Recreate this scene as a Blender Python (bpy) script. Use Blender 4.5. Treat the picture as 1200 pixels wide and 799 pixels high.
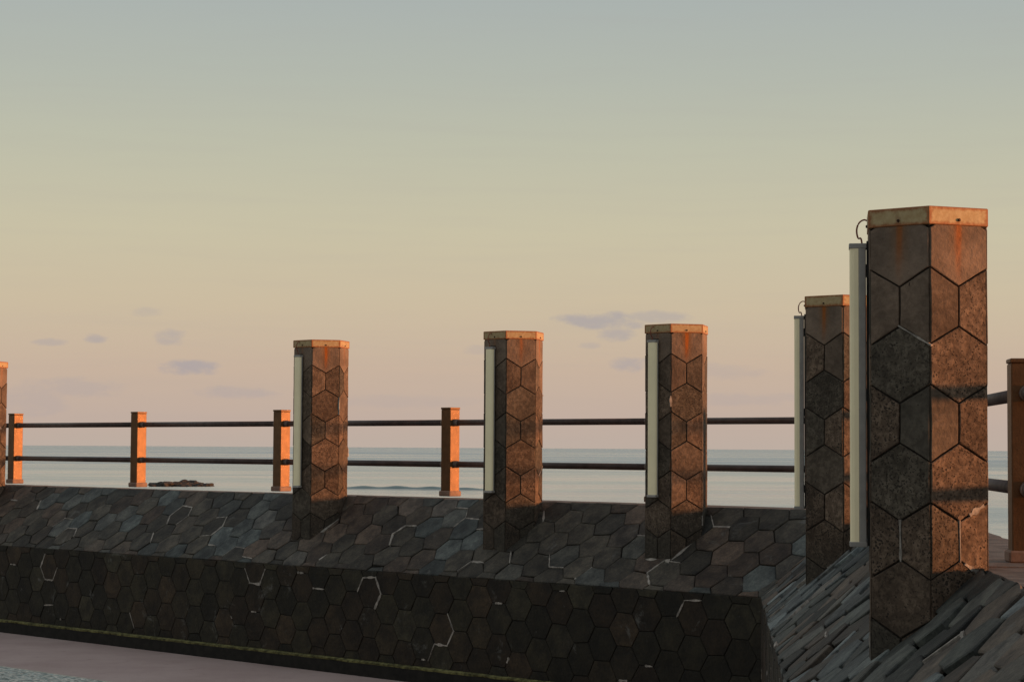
import bpy, math, random
from mathutils import Vector, Matrix
random.seed(7)
R = math.radians
S = bpy.context.scene
for o in list(bpy.data.objects): bpy.data.objects.remove(o)

# ------------------------------------------------------------------ camera
cam = bpy.data.cameras.new('camera'); co = bpy.data.objects.new('camera', cam)
S.collection.objects.link(co); S.camera = co
cam.sensor_width = 36; cam.lens = 72; cam.clip_start = 0.05; cam.clip_end = 90000
EYE = 1.6
m = Matrix.Rotation(R(90 + 2.99), 4, 'X') @ Matrix.Rotation(R(0.33), 4, 'Z')
co.matrix_world = Matrix.Translation((0, 0, EYE)) @ m

# ------------------------------------------------------------------ view
S.render.engine = 'CYCLES'
S.view_settings.view_transform = 'Standard'; S.view_settings.look = 'None'
S.view_settings.gamma = 1; S.view_settings.use_curve_mapping = False
S.view_settings.exposure = 0.0

# ------------------------------------------------------------------ sun (low, from the right and slightly behind the camera)
SUN_AZ, SUN_EL = 79, 2.2         # azimuth from the camera-ward direction (-Y) towards +X
sdir = Vector((math.sin(R(SUN_AZ)) * math.cos(R(SUN_EL)), -math.cos(R(SUN_AZ)) * math.cos(R(SUN_EL)), math.sin(R(SUN_EL))))
sl = bpy.data.lights.new('sun', 'SUN'); so = bpy.data.objects.new('sun', sl); S.collection.objects.link(so)
sl.energy = 5.0; sl.angle = R(4.8); sl.color = (1.0, 0.42, 0.17)
so.rotation_euler = sdir.to_track_quat('Z', 'Y').to_euler(); so.location = (20, -5, 12)

# ------------------------------------------------------------------ world
def lin(r, g, b):
    f = lambda c: (c / 255 / 12.92) if c / 255 <= 0.04045 else ((c / 255 + 0.055) / 1.055) ** 2.4
    return (f(r), f(g), f(b), 1)
W = bpy.data.worlds.new('World'); S.world = W; W.use_nodes = True
wt = W.node_tree; wt.nodes.clear()
class NT:
    def __init__(s, t): s.t = t
    def n(s, typ, **k):
        x = s.t.nodes.new(typ)
        for a, v in k.items():
            if a == 'inp':
                for kk, vv in v.items():
                    if hasattr(vv, 'is_output') or isinstance(vv, bpy.types.NodeSocket): s.t.links.new(vv, x.inputs[kk])
                    else: x.inputs[kk].default_value = vv
            else: setattr(x, a, v)
        return x
    def l(s, a, b): s.t.links.new(a, b)
    def math(s, op, a, b=None, c=None, clamp=False):
        x = s.n('ShaderNodeMath', operation=op, use_clamp=clamp)
        for i, v in enumerate((a, b, c)):
            if v is None: continue
            if isinstance(v, (int, float)): x.inputs[i].default_value = v
            else: s.l(v, x.inputs[i])
        return x.outputs[0]
    def ramp(s, fac, stops, interp='LINEAR'):
        x = s.n('ShaderNodeValToRGB'); s.l(fac, x.inputs[0]); cr = x.color_ramp; cr.interpolation = interp
        while len(cr.elements) > 1: cr.elements.remove(cr.elements[-1])
        cr.elements[0].position = stops[0][0]; cr.elements[0].color = stops[0][1]
        for p, c in stops[1:]:
            e = cr.elements.new(p); e.color = c
        return x.outputs[0]
    def mix(s, fac, a, b, blend='MIX'):
        x = s.n('ShaderNodeMix', data_type='RGBA', blend_type=blend)
        for i, v in ((0, fac), (6, a), (7, b)):
            if isinstance(v, (int, float)): x.inputs[i].default_value = v
            elif isinstance(v, tuple): x.inputs[i].default_value = v
            else: s.l(v, x.inputs[i])
        return x.outputs[2]
    def noise(s, vec, scale, detail=4, rough=.55, dist=0.0, col=False):
        x = s.n('ShaderNodeTexNoise'); x.inputs['Scale'].default_value = scale; x.inputs['Detail'].default_value = detail
        x.inputs['Roughness'].default_value = rough; x.inputs['Distortion'].default_value = dist
        if vec is not None: s.l(vec, x.inputs['Vector'])
        return x.outputs['Color' if col else 'Fac']
    def smooth(s, v, a, b, lo=0.0, hi=1.0):
        x = s.n('ShaderNodeMapRange', interpolation_type='SMOOTHSTEP')
        s.l(v, x.inputs[0])
        for i, q in zip((1, 2, 3, 4), (a, b, lo, hi)): x.inputs[i].default_value = q
        return x.outputs[0]
    def mapping(s, vec, scale=(1, 1, 1), loc=(0, 0, 0), rot=(0, 0, 0)):
        x = s.n('ShaderNodeMapping'); s.l(vec, x.inputs[0]); x.inputs['Scale'].default_value = scale
        x.inputs['Location'].default_value = loc; x.inputs['Rotation'].default_value = rot
        return x.outputs[0]
w = NT(wt)
sky = w.n('ShaderNodeTexSky', sky_type='NISHITA', sun_disc=False)
sky.sun_elevation = R(SUN_EL); sky.sun_rotation = math.atan2(sdir.x, sdir.y)
sky.air_density = 1.0; sky.dust_density = 1.6; sky.ozone_density = 1.0
tc = w.n('ShaderNodeTexCoord')
sep = w.n('ShaderNodeSeparateXYZ'); w.l(tc.outputs['Generated'], sep.inputs[0])
elev = w.math('ARCSINE', sep.outputs[2])                       # radians
az = w.math('ARCTAN2', sep.outputs[0], sep.outputs[1])         # 0 = +Y, + to the right
e01 = w.math('DIVIDE', elev, R(90), clamp=True)
d = lambda deg: deg / 90
grad = w.ramp(e01, [(0, lin(192, 176, 164)), (d(0.8), lin(196, 176, 163)), (d(2.2), lin(203, 181, 161)), (d(4.0), lin(207, 191, 164)),
                    (d(6.0), lin(204, 196, 169)), (d(8.3), lin(193, 193, 173)), (d(10.3), lin(182, 187, 176)), (d(12.5), lin(173, 181, 178)),
                    (d(20), lin(166, 174, 175)), (d(40), lin(160, 166, 169)), (d(90), lin(154, 158, 163))])
# small far wisps of cloud low over the sea: (azimuth deg, elevation deg, half width, half height, strength)
cd = w.n('ShaderNodeTexNoise', inp={'Scale': 75.0, 'Detail': 6.0, 'Roughness': .6})
w.l(w.mapping(tc.outputs['Generated'], (1, 1, 2.4)), cd.inputs['Vector'])
wob = w.math('MULTIPLY', w.math('SUBTRACT', cd.outputs['Fac'], 0.5), 3.4)
total = None
F = 2400.
for (px, py, hw, hh, st) in [(708, 376, 52, 7, .62), (765, 372, 46, 5, .42), (722, 393, 24, 5, .5), (738, 427, 22, 6, .5), (222, 432, 34, 6, .62),
                             (197, 396, 18, 7, .4), (110, 399, 14, 4, .5), (58, 404, 20, 3, .35), (172, 368, 20, 4, .25), (278, 461, 50, 5, .3),
                             (85, 456, 60, 8, .25), (690, 405, 14, 3, .3), (830, 436, 60, 7, .2), (40, 470, 40, 12, .2), (880, 468, 60, 5, .2),(470,470,90,5,.14),(560,410,20,4,.2)]:
    a0 = math.atan((px - 600) / F); e0 = math.atan((521.5 + .0058 * px - py) / F)
    dx = w.math('DIVIDE', w.math('SUBTRACT', az, a0), hw / F)
    dz = w.math('DIVIDE', w.math('SUBTRACT', elev, e0), hh * 1.5 / F)
    r2 = w.math('ADD', w.math('MULTIPLY', dx, dx), w.math('MULTIPLY', dz, dz))
    v = w.math('SUBTRACT', 1.0, w.math('ADD', r2, wob))
    v = w.math('MULTIPLY', w.smooth(v, -.5, 1.0), st)
    total = v if total is None else w.math('MAXIMUM', total, v)
haze_band = w.noise(w.mapping(tc.outputs['Generated'], (4, 4, 60)), 3.0, 3)
grad2 = w.mix(w.math('MULTIPLY', w.smooth(haze_band, .40, .80), .07), grad, lin(172, 164, 162))
grad3 = w.mix(total, grad2, lin(164, 160, 168))
b1 = w.n('ShaderNodeBackground', inp={'Strength': 1.0}); w.l(grad3, b1.inputs[0])
b2 = w.n('ShaderNodeBackground', inp={'Strength': 0.06}); w.l(sky.outputs[0], b2.inputs[0])
ms = w.n('ShaderNodeMixShader'); ms.inputs[0].default_value = .04
w.l(b1.outputs[0], ms.inputs[1]); w.l(b2.outputs[0], ms.inputs[2])
wo = w.n('ShaderNodeOutputWorld'); w.l(ms.outputs[0], wo.inputs[0])

# ------------------------------------------------------------------ materials
def new_mat(name):
    mt = bpy.data.materials.new(name); mt.use_nodes = True; t = NT(mt.node_tree); t.t.nodes.clear()
    out = t.n('ShaderNodeOutputMaterial'); p = t.n('ShaderNodeBsdfPrincipled'); t.l(p.outputs[0], out.inputs[0])
    tcn = t.n('ShaderNodeTexCoord'); return mt, t, p, tcn.outputs['Object'], tcn
def bump(t, p, hsock, strength, dist, normal=None):
    b = t.n('ShaderNodeBump'); b.inputs['Strength'].default_value = strength; b.inputs['Distance'].default_value = dist
    t.l(hsock, b.inputs['Height'])
    if normal is not None: t.l(normal, b.inputs['Normal'])
    t.l(b.outputs[0], p.inputs['Normal']); return b.outputs[0]

def slate_mat(name, c_dark, c_blue, c_brown, light=1.0, vary=1.0):
    """rough-faced hexagonal wall tiles; per-tile tone comes from the mesh's tile attribute"""
    mt, t, p, oc, _ = new_mat(name)
    at = t.n('ShaderNodeAttribute', attribute_name='tile'); sp = t.n('ShaderNodeSeparateColor'); t.l(at.outputs['Color'], sp.inputs[0])
    r, g, b = sp.outputs[0], sp.outputs[1], sp.outputs[2]
    off = t.n('ShaderNodeVectorMath', operation='SCALE'); t.l(at.outputs['Color'], off.inputs[0]); off.inputs['Scale'].default_value = 9.0
    ad = t.n('ShaderNodeVectorMath', operation='ADD'); t.l(oc, ad.inputs[0]); t.l(off.outputs[0], ad.inputs[1]); v = ad.outputs[0]
    c = t.mix(t.smooth(r, .48, .72), c_dark, c_blue)
    c = t.mix(t.smooth(g, .50, .72), c, c_brown)
    n1 = t.noise(v, 9, 5, .6); n2 = t.noise(v, 55, 5, .65); n3 = t.noise(v, 260, 3, .6)
    c = t.mix(t.smooth(n1, .3, .7), t.mix(1.0, c, (.5, .5, .52, 1), 'MULTIPLY'), t.mix(1.0, c, (1.35, 1.33, 1.28, 1), 'MULTIPLY'))
    c = t.mix(t.math('MULTIPLY', t.smooth(n2, .35, .7), .8), c, t.mix(1.0, c, (1.7, 1.65, 1.55, 1), 'MULTIPLY'))
    c = t.mix(t.smooth(n3, .56, .66, 0, .7), c, (.016, .015, .013, 1))
    # wear of whole-tile brightness
    val = t.n('ShaderNodeHueSaturation'); t.l(c, val.inputs['Color'])
    t.l(t.math('MULTIPLY_ADD', b, vary * light, (1.16 - vary * .5) * light), val.inputs['Value']); val.inputs['Saturation'].default_value = 1.0
    # lichen / lime blotches
    n4 = t.noise(oc, 5.2, 6, .7, .6)
    c = t.mix(t.smooth(n4, .60, .72, 0, .6), val.outputs[0], (.17, .165, .15, 1))
    t.l(c, p.inputs['Base Color']); p.inputs['Roughness'].default_value = .72
    p.inputs['Specular IOR Level'].default_value = .35
    h = t.math('ADD', t.math('MULTIPLY', n1, .9), t.math('ADD', t.math('MULTIPLY', n2, .5), t.math('MULTIPLY', n3, .14)))
    bump(t, p, h, .8, .012)
    return mt

def lava_mat(name):
    """pitted stone tiles of the pillars, with rust runs under the cap bolts and a darker tone lower down"""
    mt, t, p, oc, tcn = new_mat(name)
    at = t.n('ShaderNodeAttribute', attribute_name='tile'); sp = t.n('ShaderNodeSeparateColor'); t.l(at.outputs['Color'], sp.inputs[0])
    r, g, b = sp.outputs[0], sp.outputs[1], sp.outputs[2]
    off = t.n('ShaderNodeVectorMath', operation='SCALE'); t.l(at.outputs['Color'], off.inputs[0]); off.inputs['Scale'].default_value = 7.0
    ad = t.n('ShaderNodeVectorMath', operation='ADD'); t.l(oc, ad.inputs[0]); t.l(off.outputs[0], ad.inputs[1]); v = ad.outputs[0]
    c = t.mix(r, (.105, .080, .062, 1), (.215, .160, .122, 1))
    c = t.mix(t.smooth(g, .45, .9, 0, .75), c, (.085, .082, .070, 1))
    n1 = t.noise(v, 7, 5, .6); n2 = t.noise(v, 42, 5, .6); n3 = t.noise(v, 120, 4, .6, .4)
    c = t.mix(t.smooth(n1, .3, .7), t.mix(1.0, c, (.7, .68, .66, 1), 'MULTIPLY'), t.mix(1.0, c, (1.25, 1.22, 1.18, 1), 'MULTIPLY'))
    mot = t.math('MULTIPLY', t.smooth(b, .05, .7, .15, 1.0), 1.0)        # smooth tiles stay even, pitted ones are mottled
    c2 = t.mix(t.smooth(n2, .42, .62), t.mix(1.0, c, (.76, .71, .66, 1), 'MULTIPLY'), t.mix(1.0, c, (1.32, 1.27, 1.2, 1), 'MULTIPLY'))
    c = t.mix(mot, c, c2)
    vz = t.n('ShaderNodeTexVoronoi', feature='F1'); vz.inputs['Scale'].default_value = 95; t.l(v, vz.inputs['Vector']); vz.inputs['Randomness'].default_value = 1
    nl = t.noise(v, 16, 3, .6); thr = t.math('ADD', t.math('MULTIPLY_ADD', b, .44, -.17), t.math('MULTIPLY', t.math('SUBTRACT', nl, .5), .9))        # how pitted this tile is
    pits = t.smooth(t.math('SUBTRACT', t.math('ADD', thr, t.math('MULTIPLY', t.math('SUBTRACT', n2, .5), 1.2)), vz.outputs['Distance']), -.04, .06)
    pits2 = t.math('MULTIPLY', t.smooth(n3, .57, .64), t.smooth(b, .35, .8))
    pit = t.math('MAXIMUM', pits, t.math('MULTIPLY', pits2, .8))
    c = t.mix(t.math('MULTIPLY', pit, .85), c, (.028, .022, .018, 1))
    # rust: UV = (metres from the face's centre, metres below the cap)
    uv = t.n('ShaderNodeSeparateXYZ'); t.l(tcn.outputs['UV'], uv.inputs[0])
    ra = t.n('ShaderNodeAttribute', attribute_name='rust')
    wv = t.noise(t.mapping(oc, (22, 22, 5)), 1.0, 4, .6)
    xx = t.math('ABSOLUTE', t.math('ADD', uv.outputs[0], t.math('MULTIPLY', t.math('SUBTRACT', wv, .5), .022)))
    core = t.smooth(xx, .003, .017, 1, 0); halo = t.smooth(xx, .008, .045, 1, 0)
    fall = t.smooth(t.math('ADD', uv.outputs[1], t.math('MULTIPLY', wv, .05)), .03, .24, 1, 0)
    rc = t.math('MULTIPLY', t.math('MULTIPLY', core, fall), ra.outputs['Fac'], clamp=True)
    rh = t.math('MULTIPLY', t.math('MULTIPLY', halo, fall), t.math('MULTIPLY', ra.outputs['Fac'], .45), clamp=True)
    c = t.mix(rh, c, (.26, .115, .035, 1)); c = t.mix(rc, c, (.36, .105, .018, 1))
    # lime blotches
    n4 = t.noise(oc, 6.0, 6, .72, .8)
    c = t.mix(t.smooth(n4, .66, .74, 0, .55), c, (.30, .27, .23, 1))
    gr = t.math('MULTIPLY', t.smooth(t.math('ADD', uv.outputs[1], t.math('MULTIPLY', n1, .22)), 1.26, 1.44), .55)   # darker tone near the slope
    gr = t.math('MULTIPLY', gr, t.math('LESS_THAN', uv.outputs[1], 5.0))
    c = t.mix(gr, c, (.045, .040, .032, 1))
    t.l(c, p.inputs['Base Color']); p.inputs['Roughness'].default_value = .85; p.inputs['Specular IOR Level'].default_value = .25
    h = t.math('SUBTRACT', t.math('ADD', t.math('MULTIPLY', n1, .5), t.math('MULTIPLY', n2, .6)), t.math('MULTIPLY', pit, .6))
    bump(t, p, h, .9, .011)
    return mt

def simple(name, col, rough=.7, metal=0.0, var=.25, scale=20, bumpd=.002, col2=None, spec=.4):
    mt, t, p, oc, _ = new_mat(name)
    n = t.noise(oc, scale, 5, .6); n2 = t.noise(oc, scale * 7, 4, .6)
    a = tuple(x * (1 - var) for x in col[:3]) + (1,); b = col2 if col2 else tuple(min(1, x * (1 + var)) for x in col[:3]) + (1,)
    c = t.mix(t.smooth(n, .3, .7), a, b)
    c = t.mix(t.smooth(n2, .5, .75, 0, .35), c, a)
    t.l(c, p.inputs['Base Color']); p.inputs['Roughness'].default_value = rough; p.inputs['Metallic'].default_value = metal
    p.inputs['Specular IOR Level'].default_value = spec
    bump(t, p, t.math('ADD', n, n2), .6, bumpd)
    return mt

def cap_mat(name):
    mt, t, p, oc, tcn = new_mat(name)
    oi = t.n('ShaderNodeObjectInfo')
    ad = t.n('ShaderNodeVectorMath', operation='ADD'); t.l(oc, ad.inputs[0])
    cmb = t.n('ShaderNodeCombineXYZ'); t.l(t.math('MULTIPLY', oi.outputs['Random'], 17), cmb.inputs[0]); t.l(cmb.outputs[0], ad.inputs[1])
    v = ad.outputs[0]
    uv = t.n('ShaderNodeSeparateXYZ'); t.l(tcn.outputs['UV'], uv.inputs[0])      # x: 0..1 along the face, y: 0..1 up the band
    n = t.noise(v, 14, 6, .65); n2 = t.noise(v, 60, 5, .65)
    ex = t.math('MINIMUM', uv.outputs[0], t.math('SUBTRACT', 1.0, uv.outputs[0]))
    ey = t.math('MINIMUM', uv.outputs[1], t.math('SUBTRACT', 1.0, uv.outputs[1]))
    e = t.math('MINIMUM', t.math('MULTIPLY', ex, 3.4), ey)
    rust = t.smooth(t.math('ADD', e, t.math('MULTIPLY', t.math('SUBTRACT', n2, .5), .35)), .05, .26, 1, 0)
    blotch = t.smooth(n, .52, .68, 0, .75)
    c = t.mix(t.smooth(n2, .3, .7), (.44, .30, .14, 1), (.54, .41, .22, 1))
    c = t.mix(blotch, c, (.34, .20, .10, 1))
    c = t.mix(t.math('MULTIPLY', rust, .85), c, t.mix(n2, (.20, .06, .02, 1), (.48, .15, .035, 1)))
    t.l(c, p.inputs['Base Color']); p.inputs['Roughness'].default_value = .6; p.inputs['Specular IOR Level'].default_value = .4
    bump(t, p, t.math('ADD', n, n2), .5, .002)
    return mt

M = {}
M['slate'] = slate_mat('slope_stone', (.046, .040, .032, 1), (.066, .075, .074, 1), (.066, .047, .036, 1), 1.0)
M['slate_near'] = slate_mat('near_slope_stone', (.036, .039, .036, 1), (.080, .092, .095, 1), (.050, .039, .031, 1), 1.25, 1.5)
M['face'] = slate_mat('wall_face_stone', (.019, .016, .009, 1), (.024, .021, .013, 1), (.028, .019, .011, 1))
M['lava'] = lava_mat('pitted_stone')
M['joint'] = simple('dark_joint', (.018, .016, .013), .95, var=.3, scale=30)
M['pjoint'] = simple('pillar_joint', (.035, .027, .021), .95, var=.4, scale=30)
M['mortar'] = simple('pale_mortar', (.34, .30, .26), .9, var=.5, scale=22, bumpd=.004)
M['coping'] = simple('coping_concrete', (.20, .15, .125), .9, var=.35, scale=9, bumpd=.006)
M['moss'] = simple('mossy_lip', (.14, .13, .05), .95, var=.6, scale=25, bumpd=.006, col2=(.26, .24, .09, 1))
M['plinth'] = simple('plinth_concrete', (.016, .014, .011), .9, var=.4, scale=15)
M['cap'] = cap_mat('rusty_painted_metal')
M['bolt'] = simple('rusty_bolt', (.06, .025, .014), .7, .3)
M['rail'] = simple('brown_pipe', (.085, .055, .047), .5, .1, var=.3, scale=12, bumpd=.0006)
M['coupler'] = simple('pipe_joint_metal', (.20, .16, .14), .5, .4, var=.3, scale=30, bumpd=.0006)
M['post'] = simple('painted_post', (.17, .088, .040), .46, .35, var=.15, scale=18, bumpd=.0015, spec=.25)
M['foot'] = simple('post_foot_paint', (.30, .19, .14), .8, var=.2, scale=18, bumpd=.0015)
M['diffuser'] = simple('cream_plastic', (.84, .75, .50), .45, var=.05, scale=6, bumpd=.0003)
M['housing'] = simple('grey_housing', (.40, .37, .34), .6, .0, var=.1, scale=20, bumpd=.0003)
M['bracket'] = simple('dark_bracket', (.035, .033, .03), .6, .2, var=.2)
M['cable'] = simple('red_cable', (.30, .07, .04), .5, var=.2)
M['rock'] = simple('shore_rock', (.045, .037, .030), .9, var=.5, scale=1.4, bumpd=.05)

for _n in M['diffuser'].node_tree.nodes:      # faint emission added so the shaded diffusers come out brighter
    if _n.type == 'BSDF_PRINCIPLED': _n.inputs['Emission Color'].default_value = (1, .86, .55, 1); _n.inputs['Emission Strength'].default_value = .07

# pavement
mt, t, p, oc, _ = new_mat('pavement_asphalt')
n = t.noise(oc, 1.7, 5, .6); n2 = t.noise(oc, 130, 3, .7); n3 = t.noise(oc, 9, 5, .65)
c = t.mix(t.smooth(n, .3, .7), (.42, .30, .275, 1), (.52, .39, .36, 1))
c = t.mix(t.smooth(n2, .45, .65, 0, .55), c, (.50, .39, .37, 1)); c = t.mix(t.smooth(n2, .30, .42, .5, 0), c, (.15, .10, .10, 1))
c = t.mix(t.smooth(n3, .58, .72, 0, .35), c, (.24, .14, .11, 1))
t.l(c, p.inputs['Base Color']); p.inputs['Roughness'].default_value = .9; bump(t, p, n2, .7, .004); M['pave'] = mt
# pebble aggregate
mt, t, p, oc, _ = new_mat('pebble_aggregate')
vz = t.n('ShaderNodeTexVoronoi', feature='F1'); vz.inputs['Scale'].default_value = 42; t.l(oc, vz.inputs['Vector'])
ve = t.n('ShaderNodeTexVoronoi', feature='DISTANCE_TO_EDGE'); ve.inputs['Scale'].default_value = 42; t.l(oc, ve.inputs['Vector'])
sp = t.n('ShaderNodeSeparateColor'); t.l(vz.outputs['Color'], sp.inputs[0])
c = t.ramp(sp.outputs[0], [(0, (.14, .19, .17, 1)), (.2, (.38, .46, .41, 1)), (.4, (.48, .50, .45, 1)), (.6, (.80, .78, .70, 1)), (.78, (.48, .56, .54, 1)), (.9, (.76, .70, .60, 1))], 'CONSTANT')
c = t.mix(t.smooth(ve.outputs['Distance'], .0, .09, 1, 0), c, (.30, .28, .25, 1))
t.l(c, p.inputs['Base Color']); p.inputs['Roughness'].default_value = .7
bump(t, p, t.smooth(ve.outputs['Distance'], 0, .3), .35, .005); M['pebble'] = mt
M['kerb'] = simple('kerb_line', (.50, .45, .38), .9, var=.3, scale=25)
# sea
mt, t, p, oc, _ = new_mat('sea_water')
geo = t.n('ShaderNodeNewGeometry'); gp = geo.outputs['Position']
sx = t.n('ShaderNodeSeparateXYZ'); t.l(gp, sx.inputs[0]); dist = sx.outputs[1]
# log-distance coordinates keep the swell readable far out
w1 = t.noise(t.mapping(gp, (.02, .11, 1)), 1.0, 5, .6, .3)
w2 = t.noise(t.mapping(gp, (.35, .9, 1)), 1.0, 5, .62, .2)
w3 = t.noise(t.mapping(gp, (.0016, .009, 1)), 1.0, 5, .6, .4)
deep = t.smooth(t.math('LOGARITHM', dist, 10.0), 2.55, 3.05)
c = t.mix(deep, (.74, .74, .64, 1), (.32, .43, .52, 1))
c = t.mix(t.smooth(w3, .45, .58, 0, .7), c, (.50, .58, .58, 1))
c = t.mix(t.smooth(w1, .48, .60, 0, .6), c, (.44, .52, .52, 1))
t.l(c, p.inputs['Base Color']); p.inputs['Roughness'].default_value = .24; p.inputs['IOR'].default_value = 1.33
w4 = t.noise(t.mapping(gp, (.0035, .022, 1)), 1.0, 4, .6, .4); w5 = t.noise(t.mapping(gp, (.0003, .0022, 1)), 1.0, 4, .6, .4)
rgh = t.math('ADD', t.math('MULTIPLY', t.smooth(w4, .42, .58), .16), t.math('MULTIPLY', t.smooth(w5, .42, .58), .14))
t.l(t.math('ADD', rgh, .10), p.inputs['Roughness'])
h = t.math('ADD', t.math('MULTIPLY', w4, 3.0), t.math('ADD', t.math('MULTIPLY', w1, 1.2), t.math('MULTIPLY', w2, .35)))
bump(t, p, h, 1.0, .6); M['sea'] = mt
M['foam'] = simple('wave_foam', (.55, .58, .56), .6, var=.1, scale=1)
M['wave'] = simple('wave_green', (.05, .115, .12), .3, var=.2, scale=1)

# ------------------------------------------------------------------ mesh helpers
class MB:
    def __init__(s): s.v = []; s.f = []; s.c = []; s.uv = []; s.ru = []; s.mi = []; s.cur = 0
    def poly(s, pts, col=(.5, .5, .5), uvs=None, rust=0.0):
        i = len(s.v); s.v += [Vector(q) for q in pts]; s.f.append(tuple(range(i, i + len(pts))))
        s.c.append(col); s.uv.append(uvs or [(9, 9)] * len(pts)); s.ru.append(rust); s.mi.append(s.cur)
    def box(s, O, ax, ay, az, x0, x1, y0, y1, z0, z1, bev=0.0, col=(.5, .5, .5)):
        """box with chamfered edges along the local z"""
        P = lambda x, y, z: O + ax * x + ay * y + az * z
        b = bev
        if b <= 0:
            ring = [(x0, y0), (x1, y0), (x1, y1), (x0, y1)]
        else:
            ring = [(x0 + b, y0), (x1 - b, y0), (x1, y0 + b), (x1, y1 - b), (x1 - b, y1), (x0 + b, y1), (x0, y1 - b), (x0, y0 + b)]
        def inset(r_): return [(min(max(x, x0 + b), x1 - b), min(max(y, y0 + b), y1 - b)) for x, y in r_]
        lv = [(ring, z0), (ring, z1)] if b <= 0 else [(inset(ring), z0), (ring, z0 + b), (ring, z1 - b), (inset(ring), z1)]
        n = len(ring)
        for (ra, za), (rb, zb) in zip(lv[:-1], lv[1:]):
            for k in range(n):
                k2 = (k + 1) % n
                s.poly([P(*ra[k], za), P(*ra[k2], za), P(*rb[k2], zb), P(*rb[k], zb)], col)
        s.poly([P(*q, z0) for q in reversed(lv[0][0])], col); s.poly([P(*q, z1) for q in lv[-1][0]], col)
    def tube(s, pts, r, n=12, caps=True):
        rings = []
        for i, q in enumerate(pts):
            a = pts[max(i - 1, 0)]; b = pts[min(i + 1, len(pts) - 1)]; dr = (b - a).normalized()
            up = Vector((0, 0, 1)) if abs(dr.z) < .9 else Vector((1, 0, 0))
            e1 = dr.cross(up).normalized(); e2 = e1.cross(dr)
            rr = r[i] if isinstance(r, (list, tuple)) else r
            rings.append([q + e1 * rr * math.cos(2 * math.pi * k / n) + e2 * rr * math.sin(2 * math.pi * k / n) for k in range(n)])
        for A, B in zip(rings[:-1], rings[1:]):
            for k in range(n): s.poly([A[k], A[(k + 1) % n], B[(k + 1) % n], B[k]])
        if caps: s.poly(list(reversed(rings[0]))); s.poly(rings[-1])
    def build(s, name, mat, parent=None, origin=None, smooth=False, merge=True, recalc=True):
        me = bpy.data.meshes.new(name)
        o3 = origin if origin is not None else Vector((0, 0, 0))
        idx = {}; V = []; mp = []
        for q in s.v:
            k = (round(q.x * 40000), round(q.y * 40000), round(q.z * 40000)) if merge else len(V)
            if k not in idx: idx[k] = len(V); V.append(tuple(q - o3))
            mp.append(idx[k])
        FF, CC, UU, RU, MI = [], [], [], [], []
        for f, c, u, ru, mi in zip(s.f, s.c, s.uv, s.ru, s.mi):
            g, gu = [], []
            for a, ua in zip(f, u):
                if mp[a] not in g: g.append(mp[a]); gu.append(ua)
            if len(g) < 3: continue
            nn = Vector((0, 0, 0)); p0 = Vector(V[g[0]])
            for a, b in zip(g[1:-1], g[2:]): nn += (Vector(V[a]) - p0).cross(Vector(V[b]) - p0)
            if nn.length < 1e-9: continue
            FF.append(g); CC += [c] * len(g); UU += gu; RU.append(ru); MI.append(mi)
        me.from_pydata(V, [], FF)
        for mm in (mat if isinstance(mat, (list, tuple)) else [mat]): me.materials.append(mm)
        me.polygons.foreach_set('material_index', MI)
        ca = me.attributes.new('tile', 'FLOAT_COLOR', 'CORNER'); ra = me.attributes.new('rust', 'FLOAT', 'FACE')
        uvl = me.uv_layers.new(name='UVMap')
        ca.data.foreach_set('color', [x for c in CC for x in (*c, 1)])
        ra.data.foreach_set('value', RU)
        uvl.data.foreach_set('uv', [x for q in UU for x in q])
        if smooth: me.polygons.foreach_set('use_smooth', [True] * len(me.polygons))
        me.update()
        ob = bpy.data.objects.new(name, me); S.collection.objects.link(ob)
        if parent: ob.parent = parent
        return ob
def empty(name, loc, rz=0, label=None, cat=None, group=None):
    o = bpy.data.objects.new(name, None); S.collection.objects.link(o); o.location = loc; o.rotation_euler = (0, 0, rz)
    o.empty_display_size = .2; tag(o, label, cat, group); return o
def tag(o, label=None, cat=None, group=None, kind=None):
    for k, v in (('label', label), ('category', cat), ('group', group), ('kind', kind)):
        if v: o[k] = v
    return o

def clip(poly, a, b, c):
    """keep the side a*x + b*y <= c"""
    out = []
    for i in range(len(poly)):
        p0, p1 = poly[i], poly[(i + 1) % len(poly)]
        d0 = a * p0[0] + b * p0[1] - c; d1 = a * p1[0] + b * p1[1] - c
        if d0 <= 0: out.append(p0)
        if (d0 < 0 < d1) or (d1 < 0 < d0):
            tt = d0 / (d0 - d1); out.append((p0[0] + (p1[0] - p0[0]) * tt, p0[1] + (p1[1] - p0[1]) * tt))
    return out
def area(pl): return .5 * sum(pl[i][0] * pl[(i + 1) % len(pl)][1] - pl[(i + 1) % len(pl)][0] * pl[i][1] for i in range(len(pl)))
def clip_to(pl, region):
    for i in range(len(region)):
        (x0, y0), (x1, y1) = region[i], region[(i + 1) % len(region)]
        nx, ny = (y1 - y0), -(x1 - x0); L = math.hypot(nx, ny) or 1; nx /= L; ny /= L
        pl = clip(pl, nx, ny, nx * x0 + ny * y0)
        if len(pl) < 3: return []
    return pl
def inset(pl, dd):
    q = pl
    for i in range(len(pl)):
        (x0, y0), (x1, y1) = pl[i], pl[(i + 1) % len(pl)]
        nx, ny = (y1 - y0), -(x1 - x0); L = math.hypot(nx, ny)
        if L < 1e-6: continue
        nx /= L; ny /= L
        q = clip(q, nx, ny, nx * x0 + ny * y0 - dd)
        if len(q) < 3: return []
    return q
def clean(pl, e=.0012):
    out = []
    for q in pl:
        if not out or math.hypot(q[0] - out[-1][0], q[1] - out[-1][1]) > e: out.append(q)
    if len(out) > 1 and math.hypot(out[0][0] - out[-1][0], out[0][1] - out[-1][1]) <= e: out.pop()
    return out

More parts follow.
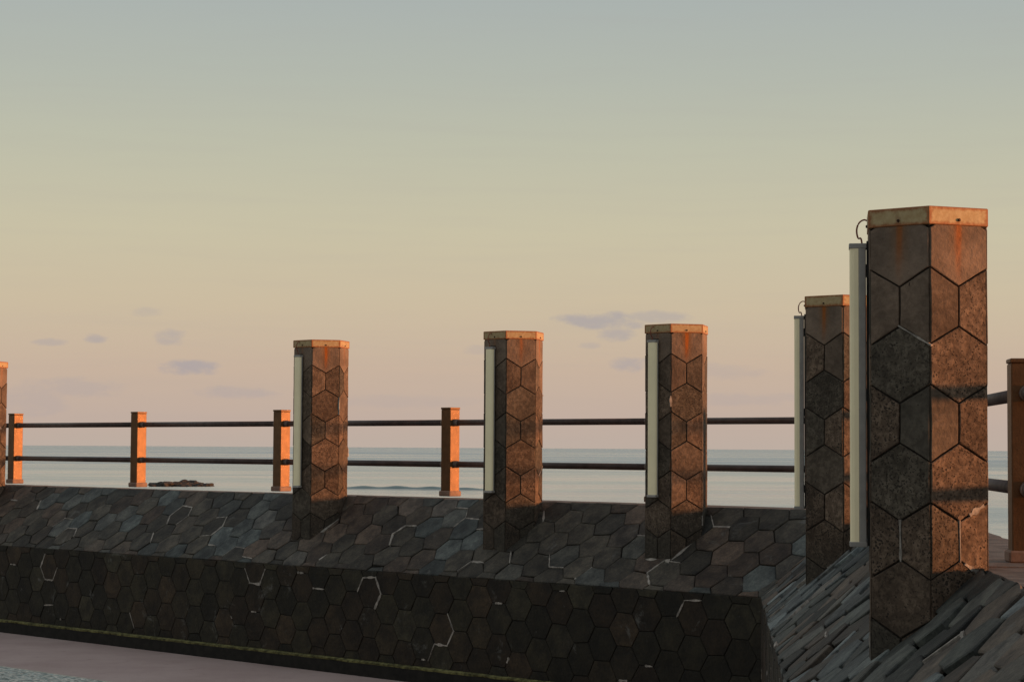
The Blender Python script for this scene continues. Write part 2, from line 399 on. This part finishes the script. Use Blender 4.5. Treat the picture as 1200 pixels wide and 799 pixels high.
def jitter(key, amt):
    rnd = random.Random(hash((round(key[0] * 500), round(key[1] * 500))) & 0xffffff)
    return (key[0] + rnd.uniform(-amt, amt), key[1] + rnd.uniform(-amt, amt))
def hexes(s, flat, x0, x1, y0, y1, ox=0, oy=0, jit=0.0):
    out = []
    ni0, ni1 = int((x0 - ox) / s) - 3, int((x1 - ox) / s) + 3; nj0, nj1 = int((y0 - oy) / s) - 3, int((y1 - oy) / s) + 3
    for i in range(ni0, ni1):
        for j in range(nj0, nj1):
            if flat: cx = ox + i * 1.5 * s; cy = oy + j * math.sqrt(3) * s + (i % 2) * math.sqrt(3) / 2 * s; a0 = 0
            else: cx = ox + i * math.sqrt(3) * s + (j % 2) * math.sqrt(3) / 2 * s; cy = oy + j * 1.5 * s; a0 = 30
            if cx < x0 - s or cx > x1 + s or cy < y0 - s or cy > y1 + s: continue
            pts = [(cx + s * math.cos(R(a0 + 60 * k)), cy + s * math.sin(R(a0 + 60 * k))) for k in range(6)]
            if jit: pts = [jitter(q, jit) for q in pts]
            out.append((cx, cy, pts))
    return out
def lay_tiles(mb, O, e1, e2, nrm, region, s, flat, ox, oy, gap, th, hvar, tilt, bev=.004, seed=1, jit=0.0, tone=None, uvf=None, rust=0.0, mortar=None, mprob=0.0, hb=(1.9, .45), runp=0.0, force=(), skip=None):
    rnd = random.Random(seed)
    xs = [q[0] for q in region]; ys = [q[1] for q in region]
    for cx, cy, pts in hexes(s, flat, min(xs), max(xs), min(ys), max(ys), ox, oy, jit):
        tn = tone(cx, cy, rnd) if tone else (rnd.random(), rnd.random(), rnd.random())
        run = set()
        if flat and rnd.random() < runp:
            k0 = rnd.randrange(6); run = {(k0 + q) % 6 for q in range(rnd.choice((2, 2, 3, 3, 4)))}
        pl = clip_to(pts, region)
        hh = th + rnd.uniform(-hvar, hvar); tx, ty = rnd.gauss(0, tilt), rnd.gauss(0, tilt)
        if mortar is not None:
            for k in (range(6) if run else range(3)):
                a, b = pts[k], pts[(k + 1) % 6]
                mid = ((a[0] + b[0]) / 2, (a[1] + b[1]) / 2)
                mp_ = mprob * ((hb[0] if k == 1 else hb[1]) if flat else 1)
                if k > 2: mp_ = 0
                if k in run or rnd.random() < mp_ or any(math.hypot(mid[0] - fx, mid[1] - fy) < .02 for fx, fy in force):
                    if len(clip_to([(mid[0] - .01, mid[1] - .01), (mid[0] + .01, mid[1] - .01), (mid[0] + .01, mid[1] + .01), (mid[0] - .01, mid[1] + .01)], region)) < 3: continue
                    inside = lambda q: len(clip_to([(q[0] - .004, q[1] - .004), (q[0] + .004, q[1] - .004), (q[0] + .004, q[1] + .004), (q[0] - .004, q[1] + .004)], region)) >= 4
                    if not (inside(a) and inside(b)): continue
                    L = math.hypot(b[0] - a[0], b[1] - a[1]); dx, dy = (b[0] - a[0]) / L, (b[1] - a[1]) / L
                    f0, f1 = (-.04, 1.04) if k in run or rnd.random() < (.2 if flat and k == 1 and hb[0] > 1 else .7) else sorted((rnd.uniform(0, .5), rnd.uniform(.5, 1)))
                    n = 7; W0 = .0055 * rnd.uniform(.4, 1.7)
                    up, lo = [], []
                    for q in range(n):
                        u = f0 + (f1 - f0) * q / (n - 1); wd = W0 * rnd.uniform(.35, 1.4) * (.7 if q in (0, n - 1) else 1)
                        c0 = (a[0] + dx * L * u, a[1] + dy * L * u)
                        up.append((c0[0] - dy * wd, c0[1] + dx * wd)); lo.append((c0[0] + dy * wd, c0[1] - dx * wd))
                    zt = th + hvar * .3 + rnd.uniform(.0005, .003); mortar.cur = 1
                    P = lambda q, z: O + e1 * q[0] + e2 * q[1] + nrm * z
                    for q in range(n - 1):
                        mortar.poly([P(lo[q], zt), P(lo[q + 1], zt), P(up[q + 1], zt), P(up[q], zt)])
                        mortar.poly([P(up[q], zt), P(up[q + 1], zt), P(up[q + 1], 0), P(up[q], 0)])
                        mortar.poly([P(lo[q + 1], zt), P(lo[q], zt), P(lo[q], 0), P(lo[q + 1], 0)])
                    mortar.poly([P(lo[0], zt), P(up[0], zt), P(up[0], 0), P(lo[0], 0)]); mortar.poly([P(up[-1], zt), P(lo[-1], zt), P(lo[-1], 0), P(up[-1], 0)]); mortar.cur = 0
        if len(pl) < 3: continue
        base = clean(inset(pl, gap / 2))
        if len(base) < 3 or abs(area(base)) < .00012: continue
        if skip and skip(cx, cy): continue
        # rough edge: subdivide the outline and nibble at it
        rough = []
        for i in range(len(base)):
            (xa, ya), (xb, yb) = base[i], base[(i + 1) % len(base)]
            L = math.hypot(xb - xa, yb - ya); k = max(1, int(L / .035))
            for q in range(k):
                u = q / k; px, py = xa + (xb - xa) * u, ya + (yb - ya) * u
                if L > 1e-6: 
                    nx, ny = -(yb - ya) / L, (xb - xa) / L; g_ = rnd.uniform(0, gap * .28) if q else rnd.uniform(0, gap * .2)
                    px += nx * g_; py += ny * g_
                rough.append((px, py))
        mx = sum(q[0] for q in rough) / len(rough); my = sum(q[1] for q in rough) / len(rough)
        top = []
        for (x, y) in rough:
            L = math.hypot(x - mx, y - my) or 1; f = max(0.2, 1 - bev / L * rnd.uniform(.7, 1.5)); top.append((mx + (x - mx) * f, my + (y - my) * f))
        H = lambda x, y, z: O + e1 * x + e2 * y + nrm * (z + (x - cx) * tx + (y - cy) * ty)
        n = len(rough)
        U = (lambda x, y: uvf(x, y)) if uvf else (lambda x, y: (9, 9))
        for k in range(n):
            k2 = (k + 1) % n
            A, B, C_, D = rough[k], rough[k2], top[k2], top[k]
            mb.poly([O + e1 * A[0] + e2 * A[1] - nrm * .002, O + e1 * B[0] + e2 * B[1] - nrm * .002, H(*B, hh - bev * .7), H(*A, hh - bev * .7)], tn, [U(*A), U(*B), U(*B), U(*A)], rust)
            mb.poly([H(*A, hh - bev * .7), H(*B, hh - bev * .7), H(*C_, hh), H(*D, hh)], tn, [U(*A), U(*B), U(*C_), U(*D)], rust)
        mb.poly([H(*q, hh) for q in top], tn, [U(*q) for q in top], rust)

# ------------------------------------------------------------------ layout
Z3 = Vector((0, 0, 1))
b1_, b2_ = R(45.94), R(5.83)
U1 = Vector((-math.sin(b1_), math.cos(b1_), 0)); V1 = Vector((math.cos(b1_), math.sin(b1_), 0))      # long wall: along / seaward
U2 = Vector((-math.sin(b2_), -math.cos(b2_), 0)); V2 = Vector((math.cos(b2_), -math.sin(b2_), 0))    # near wall: towards the camera / seaward
CORN = Vector((1.471, 12.05, 0))
ZS, ZT, WS = 0.73, 1.238, 0.586          # foot of the slope, top of the wall, plan width of the slope
turn = math.acos(U1.dot(-U2)) ; tn2 = math.tan(turn / 2)
L1, L2 = 34.0, 19.0
SL = math.hypot(WS, ZT - ZS)
sdn = lambda V: (V * WS + Z3 * (ZT - ZS)).normalized()
def snrm(V): return (-V * (ZT - ZS) + Z3 * WS).normalized()

# ------------------------------------------------------------------ setting
def flat(name, pts, z, mat, kind='structure'):
    mb = MB(); mb.poly([Vector((x, y, z)) for x, y in pts]); o = mb.build(name, mat, merge=False); tag(o, kind=kind); return o
def at1(u, v): q = CORN + U1 * u + V1 * v; return (q.x, q.y)
def at2(u, v): q = CORN + U2 * u + V2 * v; return (q.x, q.y)
def cornv(v):      # both walls' offset lines meet here
    q = CORN + V1 * v - U1 * v * tn2; return (q.x, q.y)
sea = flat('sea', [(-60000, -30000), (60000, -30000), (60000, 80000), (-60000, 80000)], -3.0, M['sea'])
far1 = at1(80, 1.3); far2 = at2(60, .9)
ground = flat('ground', [far1, at1(80, .3), cornv(.3), at2(60, .3), far2, (-60, -60), (-90, 20)][1:4] + [(-60, -48), (-110, 30)], -0.008, M['pave'])
pavement = flat('pavement', [at1(60, .02), cornv(.02), at2(40, .02), at2(40, -1.5), cornv(-1.5), at1(60, -1.5)], 0.0, M['pave'])
kerb = flat('kerb_line', [at1(60, -1.5), cornv(-1.5), at2(40, -1.5), at2(40, -1.55), cornv(-1.55), at1(60, -1.55)], .004, M['kerb'])
peb = flat('pebble_paving', [at1(60, -1.55), cornv(-1.55), at2(40, -1.55), at2(40, -14), cornv(-14), at1(60, -14)], .008, M['pebble'])

# unseen dark ridge added behind the camera to block skylight on shaded faces
from mathutils import noise as NZ
hm = MB(); na, nr_ = 60, 10; rows = []
for i in range(na + 1):
    a = R(66 + 207 * i / na)          # clockwise from +Y is negative x here: sweep from behind round to the left
    row = []
    for j in range(nr_ + 1):
        rr = 45 + 160 * j / nr_; hgt = 48 * (j / nr_) ** .55 * (.8 + .5 * NZ.noise(Vector((a * 3, j * .3, 2)))) + 2.5 * NZ.noise(Vector((a * 17, j * 1.3, 5)))
        row.append(Vector((-math.sin(a) * rr, math.cos(a) * rr - 10, max(0, hgt if j else -.5))))
    rows.append(row)
for i in range(na):
    for j in range(nr_): hm.poly([rows[i][j], rows[i + 1][j], rows[i + 1][j + 1], rows[i][j + 1]])
M['sky_blocker'] = simple('sky_blocker_dark', (.030, .038, .020), .95, var=.5, scale=.25, bumpd=.3)
tag(hm.build('unseen_sky_blocker', M['sky_blocker'], smooth=True), kind='structure')

# ------------------------------------------------------------------ the sea wall
wall = empty('sea_wall', CORN, 0, 'long dark stone wall with hexagon tiles and sloped top, bending towards the viewer at right', 'wall'); wall['kind'] = 'thing'
for (U, V, L, lab, fm, smat, sd) in ((U1, V1, L1, None, M['face'], M['slate'], 3), (U2, V2, L2, None, M['face'], M['slate_near'], 11)):
    near = sd == 11
    # lattice runs along e1; for right-handedness the near wall's e1 points back to the corner
    e1 = -U1 if not near else U2
    sg = -1 if not near else 1       # x = sg*u
    n1v = -V
    # body: dark core
    core = MB(); zb = -3.2
    def P(u, v, z): return CORN + U * u + V * v + Z3 * z
    vb = .93 if near else 1.13; CZ = ZT if near else ZT - .014
    prof = [(0, zb), (0, ZS), (WS, CZ - .03), (vb, CZ - .03), (vb + .1, zb)]
    # corner shift: offset line at v starts at u = -v*tan(turn/2)
    pr0 = [P(-v * tn2 if v <= WS else -WS * tn2 - (v - WS) * tn2, v, z) for v, z in prof]; pr1 = [P(L, v, z) for v, z in prof]
    for k in range(len(prof)):
        k2 = (k + 1) % len(prof); core.poly([pr0[k], pr0[k2], pr1[k2], pr1[k]])
    core.poly(list(reversed(pr0))); core.poly(pr1)
    core.build('wall_core', M['joint'], wall, CORN)
    # upright facing
    def tone_face(cx, cy, rnd): return (rnd.random(), rnd.random(), rnd.random() ** 1.5)
    mb = MB(); PH = .105
    reg = [(sg * L, PH), (0, PH), (0, ZS + .006), (sg * L, ZS + .006)] if not near else [(0, PH), (L, PH), (L, ZS + .006), (0, ZS + .006)]
    if area(reg) < 0: reg.reverse()
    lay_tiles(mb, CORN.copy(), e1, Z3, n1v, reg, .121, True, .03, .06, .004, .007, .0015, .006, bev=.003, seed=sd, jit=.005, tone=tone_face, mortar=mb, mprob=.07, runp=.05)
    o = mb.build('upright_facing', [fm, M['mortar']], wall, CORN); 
    # sloped facing
    E2 = sdn(V); NS = snrm(V)
    mb = MB(); O = CORN + Z3 * ZS
    top_u = -WS * tn2
    reg = [(sg * L, 0), (0, 0), (sg * top_u, SL - .012), (sg * L, SL - .012)] if not near else [(0, 0), (L, 0), (L, SL - .012), (top_u, SL - .012)]
    if area(reg) < 0: reg.reverse()
    def tone_slope(cx, cy, rnd):
        from mathutils import noise as NZ
        a_ = NZ.noise(Vector((cx * 1.1, cy * 1.4, sd))) * .9 + .5; b_ = NZ.noise(Vector((cx * .9, cy * 1.3, sd + 9))) * .9 + .5
        return (min(1, max(0, a_ * .55 + rnd.random() * .45)), min(1, max(0, b_ * .5 + rnd.random() * .5)), rnd.random())
    if not near:
        lay_tiles(mb, O, e1, E2, NS, reg, .121, True, .08, .045, .0040, .012, .0030, .016, bev=.005, seed=sd + 1, jit=.011, tone=tone_slope, mortar=mb, mprob=.045, hb=(.8, .9), runp=.07)
    else:
        lay_tiles(mb, O, e1, E2, NS, reg, .121, True, .03, .02, .009, .020, .0085, .030, bev=.005, seed=sd + 1, jit=.014, tone=tone_slope, mortar=mb, mprob=.03, hb=(.6, 1.4), runp=.03)
    mb.build('sloped_facing', [smat, M['mortar']], wall, CORN)
    # coping: cast slabs with joints, uneven front lip
    mb = MB(); rnd = random.Random(sd + 5); u = 0.0
    v0, v1 = WS - .012, vb + .02
    first = True
    while u < L:
        ln = rnd.uniform(1.1, 1.6); u2 = min(L, u + ln)
        a0 = -v0 * tn2 if first else u; a1 = -v1 * tn2 if first else u
        zt = CZ + rnd.uniform(-.002, .002); z0 = CZ - .032
        n = 9; fr = []; bk = []
        for q in range(n + 1):
            tq = q / n; fr.append(P(a0 + (u2 - .006 - a0) * tq, v0 + rnd.uniform(-.004, .004), 0)); bk.append(P(a1 + (u2 - .006 - a1) * tq, v1 + rnd.uniform(-.02, .02), 0))
        for q in range(n):
            up = Z3 * zt; lo = Z3 * z0
            mb.poly([fr[q] + up, fr[q + 1] + up, bk[q + 1] + up, bk[q] + up]); mb.poly([fr[q] + lo, fr[q + 1] + lo, fr[q + 1] + up, fr[q] + up])
            mb.poly([bk[q] + lo, bk[q + 1] + lo, bk[q + 1] + up, bk[q] + up])
        mb.poly([fr[0] + lo, bk[0] + lo, bk[0] + up, fr[0] + up]); mb.poly([fr[-1] + lo, bk[-1] + lo, bk[-1] + up, fr[-1] + up])
        first = False; u = u2
    mb.build('coping', M['coping'], wall, CORN)
    # plinth and its mossy lip
    mb = MB(); ml = MB(); pv = -.028
    def strip(mbx, va, za, vb_, zb_, vc=None, zc=None, jitz=0.0):
        n = int(L / .08); rr = random.Random(sd + 9); prev = None
        for q in range(n + 1):
            tq = q / n
            jz = rr.uniform(-jitz, jitz)
            row = [P(-v * tn2 + (L + v * tn2) * tq, v + (jz if i == 0 else 0), z + (jz * .6 if i < 2 else 0)) for i, (v, z) in enumerate(((va, za), (vb_, zb_)) + (((vc, zc),) if vc is not None else ()))]
            if prev:
                for i in range(len(row) - 1): mbx.poly([prev[i], row[i], row[i + 1], prev[i + 1]])
            prev = row
    strip(mb, pv, -.02, pv, PH - .016)
    strip(ml, pv, PH - .016, pv - .003, PH - .004, .004, PH + .008, .003)
    mb.build('plinth', M['plinth'], wall, CORN); ml.build('mossy_ledge', M['moss'], wall, CORN)

# ------------------------------------------------------------------ pillars
PR = .21
def pillar(c, along, Hc, seed, label, rust=(1, 1, 1, 1, 1, 1), force=(), lamp=True, rot=0.0, pr=PR, lampd=.68, fillet=()):
    """c: plan point; along: the wall's land-facing normal"""
    n0 = along; ang = math.atan2(n0.y, n0.x) - math.pi / 2 + rot
    root = empty('stone_pillar', (c[0], c[1], .62), ang, label, 'pillar', 'hexagonal stone pillars standing in the wall'); root['kind'] = 'thing'
    rnd = random.Random(seed)
    top = EYE + Hc - .62; ch = .056; zb = top - ch + .004
    Rt = pr - .010                      # core circumradius; tiles build out to pr
    core = MB()
    cor = [Vector((math.cos(R(60 * k)), math.sin(R(60 * k)), 0)) for k in range(6)]
    for k in range(6):
        core.poly([cor[k] * Rt, cor[(k + 1) % 6] * Rt, cor[(k + 1) % 6] * Rt + Z3 * zb, cor[k] * Rt + Z3 * zb])
    core.poly([q * Rt + Z3 * zb for q in cor]); core.poly([q * Rt for q in reversed(cor)])
    core_o = core.build('pillar_core', M['pjoint'], root)
    tl = MB(); s = pr / math.sqrt(3)
    def tone(cx, cy, rn): 
        # the smooth uppermost tile of each face; the rest more or less pitted
        first = (zb - cy) < .12
        return (1.0 if first else rn.random() * .8, 0 if first else rn.random(), rn.uniform(0, .12) if first else min(1, rn.uniform(.1, .6) + (zb - cy) * .38))
    for k in range(6):
        a = cor[k]; b = cor[(k + 1) % 6]; mid = (a + b) / 2 * Rt; nr = ((a + b) / 2).normalized(); e1 = (b - a).normalized()
        hw = pr / 2 - .0012
        reg = [(-hw, 0), (hw, 0), (hw, zb - .001), (-hw, zb - .001)]
        lay_tiles(tl, mid, e1, Z3, nr, reg, s, False, 0.0, zb - .074, .005, .0085, .0012, .004, bev=.0022, seed=seed * 10 + k, jit=.0015, tone=tone,
                  uvf=lambda x, y: (x, zb - y), rust=rust[k], mortar=tl, mprob=.03, force=[(fx, zb - fz) for (fk, fx, fz) in force if fk == k])
    # pale mortar fillet where the shaft meets the slope
    if fillet:
        rotm = Matrix.Rotation(ang, 3, 'Z'); tl.cur = 1
        def onslope(q):          # local plan point -> local point on the slope
            wq = Vector((c[0], c[1], 0)) + rotm @ Vector((q.x, q.y, 0)); v = (wq - CORN).dot(-n0)
            return Vector((q.x, q.y, min(ZS + (ZT - ZS) / WS * v, ZT) + .014 - .62))
        for (k, f0, f1) in fillet:
            a = cor[k] * (pr + .001); b = cor[(k + 1) % 6] * (pr + .001); nr = ((a + b) / 2).normalized(); n = 8
            for q in range(n):
                t0, t1 = f0 + (f1 - f0) * q / n, f0 + (f1 - f0) * (q + 1) / n
                w0, w1 = [.006 + .004 * math.sin(9 * tt + seed) for tt in (t0, t1)]
                A0, A1 = onslope(a.lerp(b, t0)), onslope(a.lerp(b, t1)); B0, B1 = onslope(a.lerp(b, t0) + nr * w0 * 1.6), onslope(a.lerp(b, t1) + nr * w1 * 1.6)
                tl.poly([B0 - Z3 * .01, B1 - Z3 * .01, B1 + Z3 * .004, B0 + Z3 * .004]); tl.poly([B0 + Z3 * .004, B1 + Z3 * .004, A1 + Z3 * w1, A0 + Z3 * w0])
        tl.cur = 0
    tl.build('stone_facing', [M['lava'], M['mortar']], root)
    # metal cap: flat band with a closed top, slightly wider than the shaft
    cp = MB(); Rc = pr + .004; b_ = .003
    for k in range(6):
        a, b = cor[k], cor[(k + 1) % 6]
        lv = [(Rc - .004, top - ch), (Rc, top - ch + .002), (Rc, top - b_), (Rc - b_, top)]
        for (r0, z0), (r1, z1) in zip(lv[:-1], lv[1:]):
            q0 = (z0 - (top - ch)) / ch; q1 = (z1 - (top - ch)) / ch
            cp.poly([a * r0 + Z3 * z0, b * r0 + Z3 * z0, b * r1 + Z3 * z1, a * r1 + Z3 * z1], (.5, .5, .5), [(0, q0), (1, q0), (1, q1), (0, q1)])
    cp.poly([q * (Rc - b_) + Z3 * top for q in cor], (.5, .5, .5), [(.5, .5)] * 6); cp.poly([q * (Rc - .004) + Z3 * (top - ch) for q in reversed(cor)], (.5, .5, .5), [(.5, .5)] * 6)
    cap = cp.build('metal_cap', M['cap'], root)
    for k in range(6):
        nr = ((cor[k] + cor[(k + 1) % 6]) / 2).normalized(); q = nr * (Rc * .866) + Z3 * (top - .040)
        bl = MB(); bl.tube([q - nr * .002, q + nr * .004, q + nr * .006], [.0048, .0048, .003], 8); bl.build('bolt', M['bolt'], cap, smooth=False)
    lw = .82
    if lamp:
        # long tube lamp on the land-facing side (local +y): dark bracket, grey housing, cream diffuser
        f0 = pr * .866 + .001; X = Vector((1, 0, 0)); Y = Vector((0, 1, 0)); z0, z1 = 1.302 - .62, (2.245 if pr < .21 else 2.278) - .62; lx = .022 if lampd < .9 else 0.0
        z1 = min(z1, top - ch - .018)
        hb = MB(); hb.box(Vector((0, f0, 0)), X, Y, Z3, lx - .042 * lw, lx + .042 * lw, .008, .030 * lampd, z0, z1, .003); lamp_o = hb.build('lamp_housing', M['housing'], root)
        db = MB()
        # rounded trough diffuser
        pts = [(-.041, .030), (-.041, .043), (-.036, .051), (-.026, .056), (.026, .056), (.036, .051), (.041, .043), (.041, .030)]
        pts = [(x_ * lw + lx, y_ * lampd) for x_, y_ in pts]; zz = [z0 + .003, z1 - .003]
        for i in range(len(pts)):
            (xa, ya), (xb, yb) = pts[i], pts[(i + 1) % len(pts)]
            db.poly([Vector((xa, f0 + ya, zz[0])), Vector((xb, f0 + yb, zz[0])), Vector((xb, f0 + yb, zz[1])), Vector((xa, f0 + ya, zz[1]))])
        db.poly([Vector((x, f0 + y, zz[0])) for x, y in pts]); db.poly([Vector((x, f0 + y, zz[1])) for x, y in reversed(pts)])
        db.build('lamp_diffuser', M['diffuser'], lamp_o)
        for zc0, zc1 in ((z0 - .004, z0 + .012), (z1 - .012, z1 + .004)):
            eb = MB(); eb.box(Vector((0, f0, 0)), X, Y, Z3, lx - .044 * lw, lx + .044 * lw, .006, .058 * lampd, zc0, zc1, .002); eb.build('end_cap', M['housing'], lamp_o)
        kb = MB()
        for zq in (z0 + .10, z1 - .08, (z0 + z1) / 2): kb.box(Vector((0, f0, 0)), X, Y, Z3, lx - .018, lx + .018, -.002, .0085, zq - .02, zq + .02, .002)
        kb.box(Vector((0, f0, 0)), X, Y, Z3, lx - .026, lx + .026, -.0015, .006, z0 - .0, z1 + .012, 0)
        kb.build('lamp_bracket', M['bracket'], lamp_o)
        cb = MB(); q0 = Vector((.03, Rc * .866 + .001, top - .018)); zl = z1 - .0
        pts = [q0, q0 + Vector((0, .010, .004)), q0 + Vector((0, .026, -.006)), q0 + Vector((0, .034, -.03)), q0 + Vector((0, .028, -.06)), Vector((.03, f0 + .022, zl + .03)), Vector((.03, f0 + .018, zl - .004))]
        # smooth the run
        for _ in range(2):
            npts = [pts[0]]
            for a_, b__ in zip(pts[:-1], pts[1:]): npts += [a_ * .75 + b__ * .25, a_ * .25 + b__ * .75]
            pts = npts + [pts[-1]]
        cb.tube(pts, .0028, 6); cb.build('cable', M['cable'], root, smooth=True)
    return root
def pos1(u, v): q = CORN + U1 * u + V1 * v; return (q.x, q.y)
def pos2(u, v): q = CORN + U2 * u + V2 * v; return (q.x, q.y)
VC = .372
def on_main(px):      # distance along the long wall of the pillar seen in bearing px
    tx = (px - 600) / F; A = CORN + V1 * VC            # (A + U1 u).x = tx * (A + U1 u).y
    u = (tx * A.y - A.x) / (U1.x - tx * U1.y); return u
u0, u1, u2, u3 = on_main(-19), on_main(376.5), on_main(602), on_main(793)
pillar(pos1(u0, VC), -V1, .757, 21, 'stone pillar cut off by the left edge of the photo', rust=(.3,) * 6)
pillar(pos1(u1, VC), -V1, .795, 22, 'stone pillar with rust-streaked cap, first one fully seen from the left', rust=(.3, .2, 1.2, .2, 1.3, 1.3), fillet=[(2, .0, 1)])
pillar(pos1(u2, VC), -V1, .790, 23, 'stone pillar in the middle of the photo, with faint rust under its cap', rust=(.35, .2, .5, .5, .45, .35))
pillar(pos1(u3, VC), -V1, .782, 24, 'stone pillar with a long red rust run below its cap, left of the wall corner', rust=(.3, .2, 1.5, .2, 1.5, 1.5), fillet=[(1, .05, 1), (2, 0, .65)])
pillar((1.685, 10.42), -V2, .775, 25, 'shaded stone pillar at the wall corner, partly behind the biggest pillar\'s lamp', rust=(.9,) * 6, rot=R(-3), pr=.216, lampd=1.0)
pillar((1.302, 6.42), -V2, .745, 26, 'largest and nearest stone pillar, its right side sunlit', rust=(.7,) * 6, rot=R(-3), pr=.2065, lampd=1.05,
       force=[(3, 0, .968), (3, .052, .879), (3, .052, 1.057), (2, 0, .968)])

# ------------------------------------------------------------------ railing
RV1, RV2 = 1.05, .75
# corner of the two rail lines
def meet(v1, v2):
    A = CORN + V1 * v1; B = CORN + V2 * v2
    det = U1.x * (-U2.y) + U2.x * U1.y
    a = ((B.x - A.x) * (-U2.y) + U2.x * (B.y - A.y)) / det
    return A + U1 * a
RC = meet(RV1, RV2)
rail_root = empty('railing', (RC.x, RC.y, ZT), 0, 'two-pipe brown metal railing with square posts on top of the dark stone wall', 'railing')
RO = Vector((RC.x, RC.y, ZT))
def post(c, U, V):
    O = Vector((c.x, c.y, ZT))
    mb = MB(); mb.box(O, U, V, Z3, -.05, .05, -.05, .05, .03, .648, .004)
    mb.box(O, U, V, Z3, -.0525, .0525, -.0525, .0525, .6485, .663, .003)
    po = mb.build('post', M['post'], rail_root, RO)
    fb = MB(); fb.box(O, U, V, Z3, -.061, .061, -.061, .061, .0, .04, .006); fb.build('post_foot', M['foot'], po, RO)
    return po
ZR = (EYE + .187, EYE - .124)
def span(a, b):
    dr = (b - a).normalized(); p0 = a + dr * .052; p1 = b - dr * .052
    for z in ZR:
        A = Vector((p0.x, p0.y, z)); B = Vector((p1.x, p1.y, z))
        mb = MB(); mb.tube([A, B], .0225, 16); ro = mb.build('rail', M['rail'], rail_root, RO, smooth=False)
        for E_, sg_ in ((A, 1), (B, -1)):
            cm = MB(); cm.tube([E_ - dr * .001 * sg_, E_ + dr * .032 * sg_, E_ + dr * .036 * sg_], [.0265, .0265, .0235], 16); cm.build('pipe_coupler', M['coupler'], ro, RO)
        for ob in (ro,):
            ob.data.polygons.foreach_set('use_smooth', [len(pp.vertices) == 4 for pp in ob.data.polygons])
def on_rail1(px):
    tx = (px - 600) / F; A = CORN + V1 * RV1; return (tx * A.y - A.x) / (U1.x - tx * U1.y)
ref = on_rail1(528.5); cu = (RC - CORN).dot(U1)
SP = 1.975
us = [ref + SP * k for k in range(-2, 9)]
us = [u for u in us if u > cu + .6]
us = [u - .035 if abs(u - (ref - SP)) < .01 else u for u in us]
pts1 = [CORN + U1 * u + V1 * RV1 for u in us]
seq = [RC] + pts1
post(RC, U1, V1)
for a, b in zip(seq[:-1], seq[1:]): span(a, b); post(b, U1, V1)
ub = (Vector((1.694, 6.70, 0)) - CORN).dot(U2)
us2 = [ub + 1.98 * k for k in range(-3, 5)]
cu2 = (RC - CORN).dot(U2)
us2 = [u for u in us2 if u > cu2 + .5]
seq = [RC] + [CORN + U2 * u + V2 * RV2 for u in us2]
for a, b in zip(seq[:-1], seq[1:]): span(a, b); post(b, U2, V2)

# ------------------------------------------------------------------ a low breaker rolling in
wv = MB(); fm_ = MB(); rw = random.Random(4)
cx, cy = -12.2, 226.0; n = 60; Lw = 26.0; prev = None
for q in range(n + 1):
    tq = q / n; x = cx + (tq - .5) * Lw; env = math.sin(math.pi * tq) ** .7; hgt = .30 * env * (1 + .25 * math.sin(q * .7)); yy = cy + 1.6 * math.sin(tq * 5) + rw.uniform(-.1, .1)
    row = [Vector((x, yy - 1.6, -3.02)), Vector((x, yy - .5, -3.0 + hgt * .75)), Vector((x, yy, -3.0 + hgt)), Vector((x, yy + 2.5, -3.02))]
    frow = [Vector((x, yy - 3.6 - 1.2 * rw.random(), -2.985)), Vector((x, yy - 2.4, -2.97 + .03 * env)), Vector((x, yy - 1.62, -2.99))]
    if prev:
        for i in range(3): wv.poly([prev[0][i], row[i], row[i + 1], prev[0][i + 1]])
        for i in range(2): fm_.poly([prev[1][i], frow[i], frow[i + 1], prev[1][i + 1]])
    prev = (row, frow)
tag(wv.build('wave', M['wave'], smooth=True), kind='structure'); tag(fm_.build('wave_foam', M['foam'], smooth=True), kind='structure')

# ------------------------------------------------------------------ rocks out in the sea
import bmesh
def rock(x, y, rx, ry, rz, seed, label):
    rn = random.Random(seed); bm = bmesh.new(); bmesh.ops.create_icosphere(bm, subdivisions=4, radius=1)
    from mathutils import noise as NZ
    off = Vector((seed * 3.1, seed * 1.7, 0))
    for v in bm.verts:
        d_ = 1 + .5 * NZ.noise(v.co * 1.5 + off) + .28 * NZ.noise(v.co * 3.7 + off) + .12 * NZ.noise(v.co * 9 + off)
        v.co = Vector((v.co.x * rx * d_, v.co.y * ry * d_, max(-.4, v.co.z * d_) * rz))
    me = bpy.data.meshes.new('sea_rock'); bm.to_mesh(me); bm.free(); me.materials.append(M['rock'])
    o = bpy.data.objects.new('sea_rock', me); S.collection.objects.link(o); o.location = (x, y, -3.0)
    return tag(o, label, 'rock', 'rocks in the sea behind the wall')
def seaward(px, dist): return ((px - 600) / F * dist, dist)
for (px, dist, rx, rz, sd, lab) in ((195, 235, 1.6, .5, 1, 'low brown rock at the left end of the reef behind the wall'),
                                    (212, 236, 1.9, .42, 2, 'flat rock second from the left in the reef behind the wall'),
                                    (224, 238, 1.5, .62, 3, 'tallest rock of the reef showing above the wall'),
                                    (239, 237, 1.3, .36, 4, 'small low rock at the right end of the reef')):
    x, y = seaward(px, dist); rock(x, y, rx, 2.0, rz, sd, lab)
for (px, dist, rx, rz, sd, lab) in ((1166, 48, .5, .55, 5, 'brown rock seen between the biggest pillar and the right post'),
                                    (1182, 45, .45, .45, 6, 'lower brown rock beside the foot of the right post')):
    x, y = seaward(px, dist); rock(x, y, rx, 1.2, rz, sd, lab)
